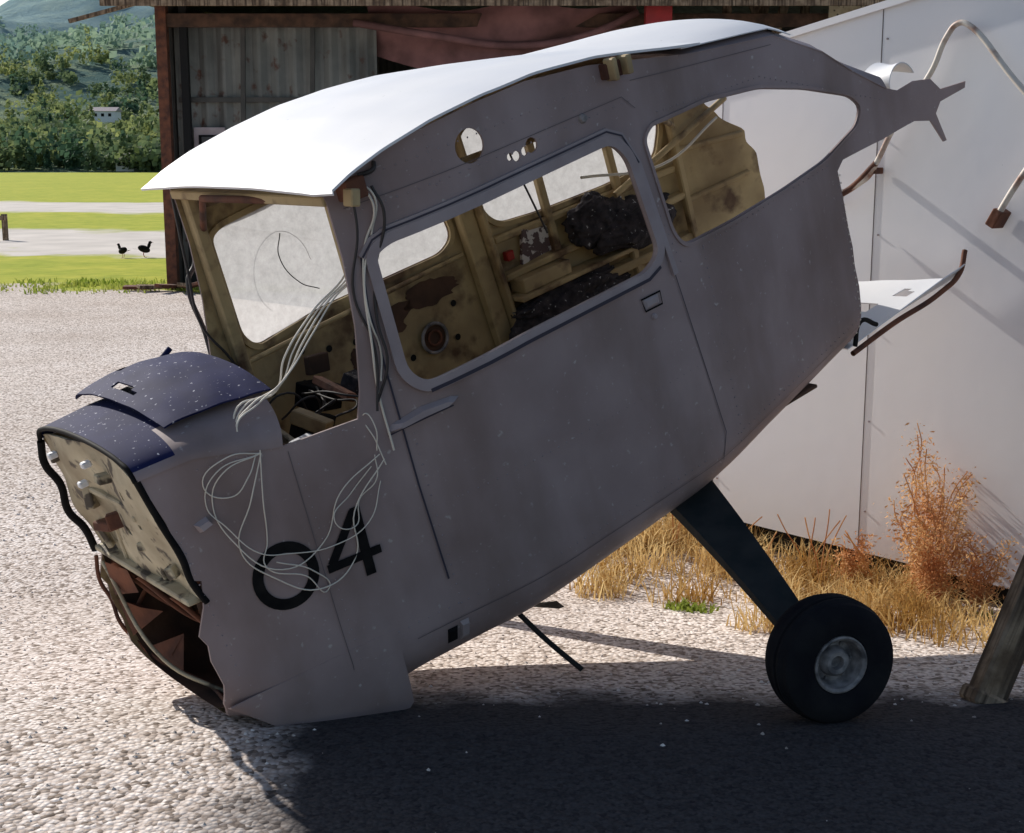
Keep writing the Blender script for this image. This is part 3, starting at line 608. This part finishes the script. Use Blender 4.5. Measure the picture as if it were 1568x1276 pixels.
for i in range(6): pts.append((random.uniform(1.0,1.3),random.uniform(5.4,5.8),random.uniform(.3,.8)))
blades('dry_grass',pts,M['drygrass'],.04,.25,85,.14,.004,1.3)
blades('green_weeds',[(.78,6.0,.8),(.85,5.95,.5),(2.05,5.8,.4)],M['grassblade'],.02,.06,80,.09,.007,1.6)
blades('field_verge_grass',[(random.uniform(-11,-3.5),random.uniform(21.5,23.5),random.uniform(.4,1)) for _ in range(120)],M['grassblade'],.04,.13,30,.35,.015,.8)
def weed(name,x,y,h,n,seed):
    random.seed(seed); e=empty(name,(x,y,gz(x,y))); 
    v=[];f=[]
    for s_ in range(n):
        b=random.random()*6.28; l=random.uniform(.05,.36)*h
        top=Vector((math.cos(b)*l,math.sin(b)*l,h*random.uniform(.6,1)))
        pts=[Vector((random.uniform(-.04,.04),random.uniform(-.04,.04),0))+ (top*t)+Vector((0,0,.04*math.sin(3*t))) for t in (0,.3,.6,.85,1)]
        tube('stem_%d'%s_,pts,.0024,M['weed'],e)
        for k in range(230):
            t=random.uniform(.15,1); p=top*t+Vector((random.gauss(0,.028),random.gauss(0,.028),random.gauss(0,.02))); a=Vector((random.gauss(0,1),random.gauss(0,1),random.gauss(0,1))).normalized(); bb=a.orthogonal().normalized(); i0=len(v); s=random.uniform(.003,.009)
            v+=[p,p+a*s*2+bb*s*.6,p+a*s*3.2,p+a*s*2-bb*s*.6]; f.append((i0,i0+1,i0+2,i0+3))
    mesh('seed_heads',v,f,M['weed'],e)
wx=wallpt(.99,.16); weed('dead_weed',wx[0],wx[1],.85,19,3)
wx=wallpt(1.12,.3); weed('dead_weed.001',wx[0],wx[1],.50,12,5)
wx=wallpt(.62,.2); weed('dead_weed.002',wx[0],wx[1],.30,6,9)
wx=wallpt(1.3,.25); weed('dead_weed.003',wx[0],wx[1],.36,8,19)
random.seed(11)
def twig(name,t,o,h):
    x,y=wallpt(t,o); e=empty(name,(x,y,gz(x,y)))
    for k in range(3):
        b=random.random()*6.28; tube('twig_%d'%k,[(0,0,0),(.04*math.cos(b),.04*math.sin(b),h*.4),(.12*math.cos(b),.1*math.sin(b),h*.75),(.16*math.cos(b),.15*math.sin(b),h*random.uniform(.8,1))],.003,M['weed'],e)
twig('dry_stalk',-.1,.25,.3); twig('dry_stalk.001',.5,.3,.42); twig('dry_stalk.002',-.45,.3,.42); twig('dry_stalk.003',.15,.3,.24); twig('dry_stalk.004',.35,.2,.34); twig('dry_stalk.005',.75,.2,.36)
# ---------------------------------------------------------------- white shed
WB=empty('white_clad_shed',(1.39,6.95,0),(0,0,math.atan2(-.756,.655)))
zt=lambda x: 2.318+.18*x
x0,x1,yd=-1.0,5.0,3.0; zb=-.21
mesh('walls',[(x0,0,zb),(x1,0,zb),(x1,0,zt(x1)),(x0,0,zt(x0)),(x0,yd,zb),(x1,yd,zb),(x1,yd,zt(x1)),(x0,yd,zt(x0))],[(0,1,2,3),(5,4,7,6),(4,0,3,7),(1,5,6,2),(4,5,1,0)],M['wallw'],WB)
mesh('roof_sheet',[(x0-.03,-.02,zt(x0)+.004),(x1,-.02,zt(x1)+.004),(x1,yd,zt(x1)+.02),(x0-.03,yd,zt(x0)+.02),(x0-.03,-.02,zt(x0)-.03),(x1,-.02,zt(x1)-.03)],[(0,1,2,3),(4,5,1,0)],M['wallw'],WB)
box('under_wall_shade',(2.0,1.55,-.30),(5.8,2.9,.17),M['void'],WB,bev=0)  # black block standing in for the shade under the raised wall
for i,x in enumerate((-.45,.50,1.45,2.4,3.4,4.4)): box('panel_joint_%d'%i,(x,-.001,(zb+zt(x))/2),(.003,.004,zt(x)-zb-.05),M['fseam'],WB,bev=0)
for i,x in enumerate((-.42,.53,1.42)):
    for k in range(6): box('screw_%d_%d'%(i,k),(x,-.003,.0+k*.45),(.008,.006,.008),M['rim'],WB,bev=0)
hr=[(.318,1.514),(.45,1.585),(.513,1.63),(.547,1.685),(.641,1.86),(.814,2.09),(.884,2.24),(.93,2.285),(.975,2.28),(1.22,2.03),(1.5,1.75)]
tube('bent_handrail',[(x,-.07,z) for x,z in hr],.013,M['steel'],WB)
tube('lower_handrail',[(1.176,-.07,1.46),(1.252,-.07,1.59),(1.40,-.07,1.80)],.014,M['steel'],WB)
box('handrail_bracket',(1.17,-.05,1.45),(.045,.09,.08),M['rust'],WB,(0,.5,0)); box('handrail_foot',(.53,-.04,1.65),(.03,.07,.03),M['rust'],WB)
tube('drop_pipe',[(.547,-.072,1.685),(.42,-.072,1.572),(.318,-.072,1.514),(.30,-.03,1.50)],.015,M['rust'],WB)
PP=empty('wooden_post',(1.57,4.30,-.06),(math.radians(-8),math.radians(26),math.radians(10)))
box('post_timber',(0,0,.26),(.115,.08,.64),M['wood'],PP,bev=.01); box('post_foot',(.0,0,.0),(.14,.11,.05),M['wood'],PP,bev=.01)
# ---------------------------------------------------------------- hangar
HG=empty('corrugated_hangar',(-5.45,22.2,-.36))
M['corr']=mat('weathered_corrugated_iron',(.13,.135,.125),.7,(.25,.25,.225),1.2,.1,8,spots=(5,.6,.7,(.10,.05,.035)),grime=(2,.5,.8,(.06,.055,.05),(3,1,.3)))
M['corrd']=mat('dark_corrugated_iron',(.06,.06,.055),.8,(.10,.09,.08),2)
def corr(name,x0,x1,z0,z1,y,m,pitch=.14,amp=.02,axis='x'):
    n=int((x1-x0)/pitch*6); v=[];f=[]
    for i in range(n+1):
        x=x0+(x1-x0)*i/n; d=amp*math.sin(i*math.pi/3)
        for z in (z0,z1): v.append((x,y+d,z) if axis=='x' else (y+d,x,z))
    f=[(2*i,2*i+2,2*i+3,2*i+1) for i in range(n)]
    return mesh(name,v,f,m,HG)
corr('front_cladding',.10,3.3,.0,4.25,.25,M['corr'],.28,.04)
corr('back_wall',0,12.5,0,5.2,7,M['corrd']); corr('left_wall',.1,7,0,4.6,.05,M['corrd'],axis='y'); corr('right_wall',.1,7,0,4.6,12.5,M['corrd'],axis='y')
def hroof(u,v): return (-.5+13.5*u,-1.0+8.6*v,4.45+.35*v+.03*math.sin(u*13.5/.14*math.pi))
grid('roof_sheet',hroof,200,2,[M['corr']],HG)
box('eave_board',(6.0,-.95,4.40),(13.4,.05,.16),M['wood'],HG)
box('eave_strut',(-.75,-.3,4.32),(1.3,.06,.06),M['wood'],HG,(0,-.25,0))
box('corner_post',(-.02,-.02,2.2),(.17,.17,4.5),M['rust'],HG); box('inner_post',(.30,.05,2.2),(.12,.12,4.5),M['void'],HG)
box('top_beam',(6,0,4.2),(12.2,.15,.2),M['rawin'],HG)
box('window_frame',(.62,.17,2.32),(.5,.05,.5),M['rim'],HG); box('window_opening',(.62,.14,2.30),(.34,.03,.30),M['black'],HG)
box('window_light',(.62,.12,2.37),(.24,.02,.10),M['glass'],HG)
for i,x in enumerate((1.15,2.25)): box('batten_%d'%i,(x,.18,2.2),(.07,.06,4.2),M['corrd'],HG,(0,.03,0))
box('rail_batten',(1.6,.2,3.0),(2.9,.05,.08),M['corrd'],HG)
box('red_post',(7.68,-.5,2.3),(.40,.3,4.7),M['redp'],HG)
for i,(x,r) in enumerate([(8.85,0),(9.3,.15),(9.7,-.35),(10.15,0),(9.5,.3)]): box('timber_frame_%d'%i,(x,.3+.11*i,3.4),(.14,.1,2.4),M['wood'],HG,(0,r,0))
box('pale_sheet',(10.6,-.3,4.0),(.55,.04,1.4),M['cream'],HG)
def tarp(u,v):
    x=3.2+4.2*u; drop=.55+.42*math.sin(math.pi*u)**1.5+.12*math.sin(9*u); z=4.4-drop*v*1.15
    return (x,-.1+.25*math.sin(7*u+2*v)+.35*v,z+.05*math.sin(14*u+5*v))
grid('hanging_tarp',tarp,60,16,[M['tarp']],HG)
tube('tarp_rope',[(3.0,-.2,4.15),(4.2,-.3,3.95),(5.5,-.2,3.80),(6.6,-.3,3.95),(7.4,-.2,4.3)],.06,M['tarp'],HG)
for i in range(5): box('rubble_board_%d'%i,(-.5+.25*i,-.3-.1*i,.06+.02*i),(.5,.14,.05),M['wood' if i%2 else 'rust'],HG,(.1,.05*i,.6*i))
FE=empty('field_fence',(-13.2,36,-.36))
for i in range(4): box('fence_post_%d'%i,(-i*1.6,0,.3),(.12,.12,.75),M['wood'],FE)
box('fence_rail',(-2.4,-.08,.58),(5.0,.04,.12),M['wood'],FE)
def bird(name,x,y,ang,sc):
    e=empty(name,(x,y,-.36),(0,0,ang)); 
    def ell(n,c,r,rot=0):
        bm=bmesh.new(); bmesh.ops.create_uvsphere(bm,u_segments=16,v_segments=10,radius=1); bmesh.ops.transform(bm,matrix=Matrix.Translation(c)@Matrix.Rotation(rot,4,'Y')@Matrix.Diagonal((*r,1)),verts=bm.verts)
        me=D.meshes.new(n); bm.to_mesh(me); bm.free(); me.materials.append(M['black']); me.polygons.foreach_set('use_smooth',[True]*len(me.polygons)); link(D.objects.new(n,me),e)
    ell('body',(0,0,.20*sc),(.15*sc,.08*sc,.085*sc),.35); ell('neck',(.12*sc,0,.28*sc),(.04*sc,.035*sc,.08*sc),.3); ell('head',(.15*sc,0,.35*sc),(.042*sc,.034*sc,.036*sc))
    mesh('beak',[(.18*sc,-.012*sc,.35*sc),(.18*sc,.012*sc,.35*sc),(.18*sc,0,.37*sc),(.24*sc,0,.34*sc)],[(0,1,3),(1,2,3),(2,0,3),(0,2,1)],M['redp'],e)
    mesh('tail',[(-.12*sc,-.03*sc,.18*sc),(-.12*sc,.03*sc,.18*sc),(-.26*sc,.05*sc,.22*sc),(-.26*sc,-.05*sc,.22*sc)],[(0,1,2,3)],M['black'],e)
    for s_ in (-1,1): tube('leg_%s'%('a' if s_<0 else 'b'),[(0,s_*.03*sc,.14*sc),(-.02*sc,s_*.03*sc,.07*sc),(.01*sc,s_*.03*sc,0),(.05*sc,s_*.03*sc,0.002)],.006*sc,M['redp'],e,False)
bird('black_bird',-8.3,29.4,2.6,.8); bird('black_bird.001',-7.9,29.6,.4,.9)
# ---------------------------------------------------------------- light, sky, camera
EL=math.radians(31); az=Vector((-.705,.709)).normalized()
sd=Vector((az.x*math.cos(EL),az.y*math.cos(EL),math.sin(EL)))
sun=D.lights.new('sun','SUN'); sun.energy=5; sun.angle=math.radians(.5); sun.color=(1,.95,.88)
so=link(D.objects.new('sun',sun)); so.rotation_euler=(-sd).to_track_quat('-Z','Y').to_euler(); so.location=(-20,30,30)
w=D.worlds.new('World'); SC.world=w; w.use_nodes=True; nt=w.node_tree; bg=nt.nodes['Background']; sk=nt.nodes.new('ShaderNodeTexSky'); sk.sky_type='NISHITA'; sk.sun_disc=False; sk.sun_elevation=EL; sk.sun_rotation=math.atan2(az.x,az.y)%(2*math.pi)
nt.links.new(sk.outputs[0],bg.inputs[0]); bg.inputs[1].default_value=.105
cam=D.cameras.new('camera'); cam.sensor_width=36; cam.lens=36*2100/1568; cam.clip_end=5000; cam.clip_start=.05
co=link(D.objects.new('camera',cam)); co.location=(0,0,1.7); co.rotation_euler=(math.radians(90-10.6),0,0); SC.camera=co
SC.view_settings.view_transform='Standard'; SC.view_settings.look='None'; SC.view_settings.exposure=0
print('body faces',len(body.data.polygons))
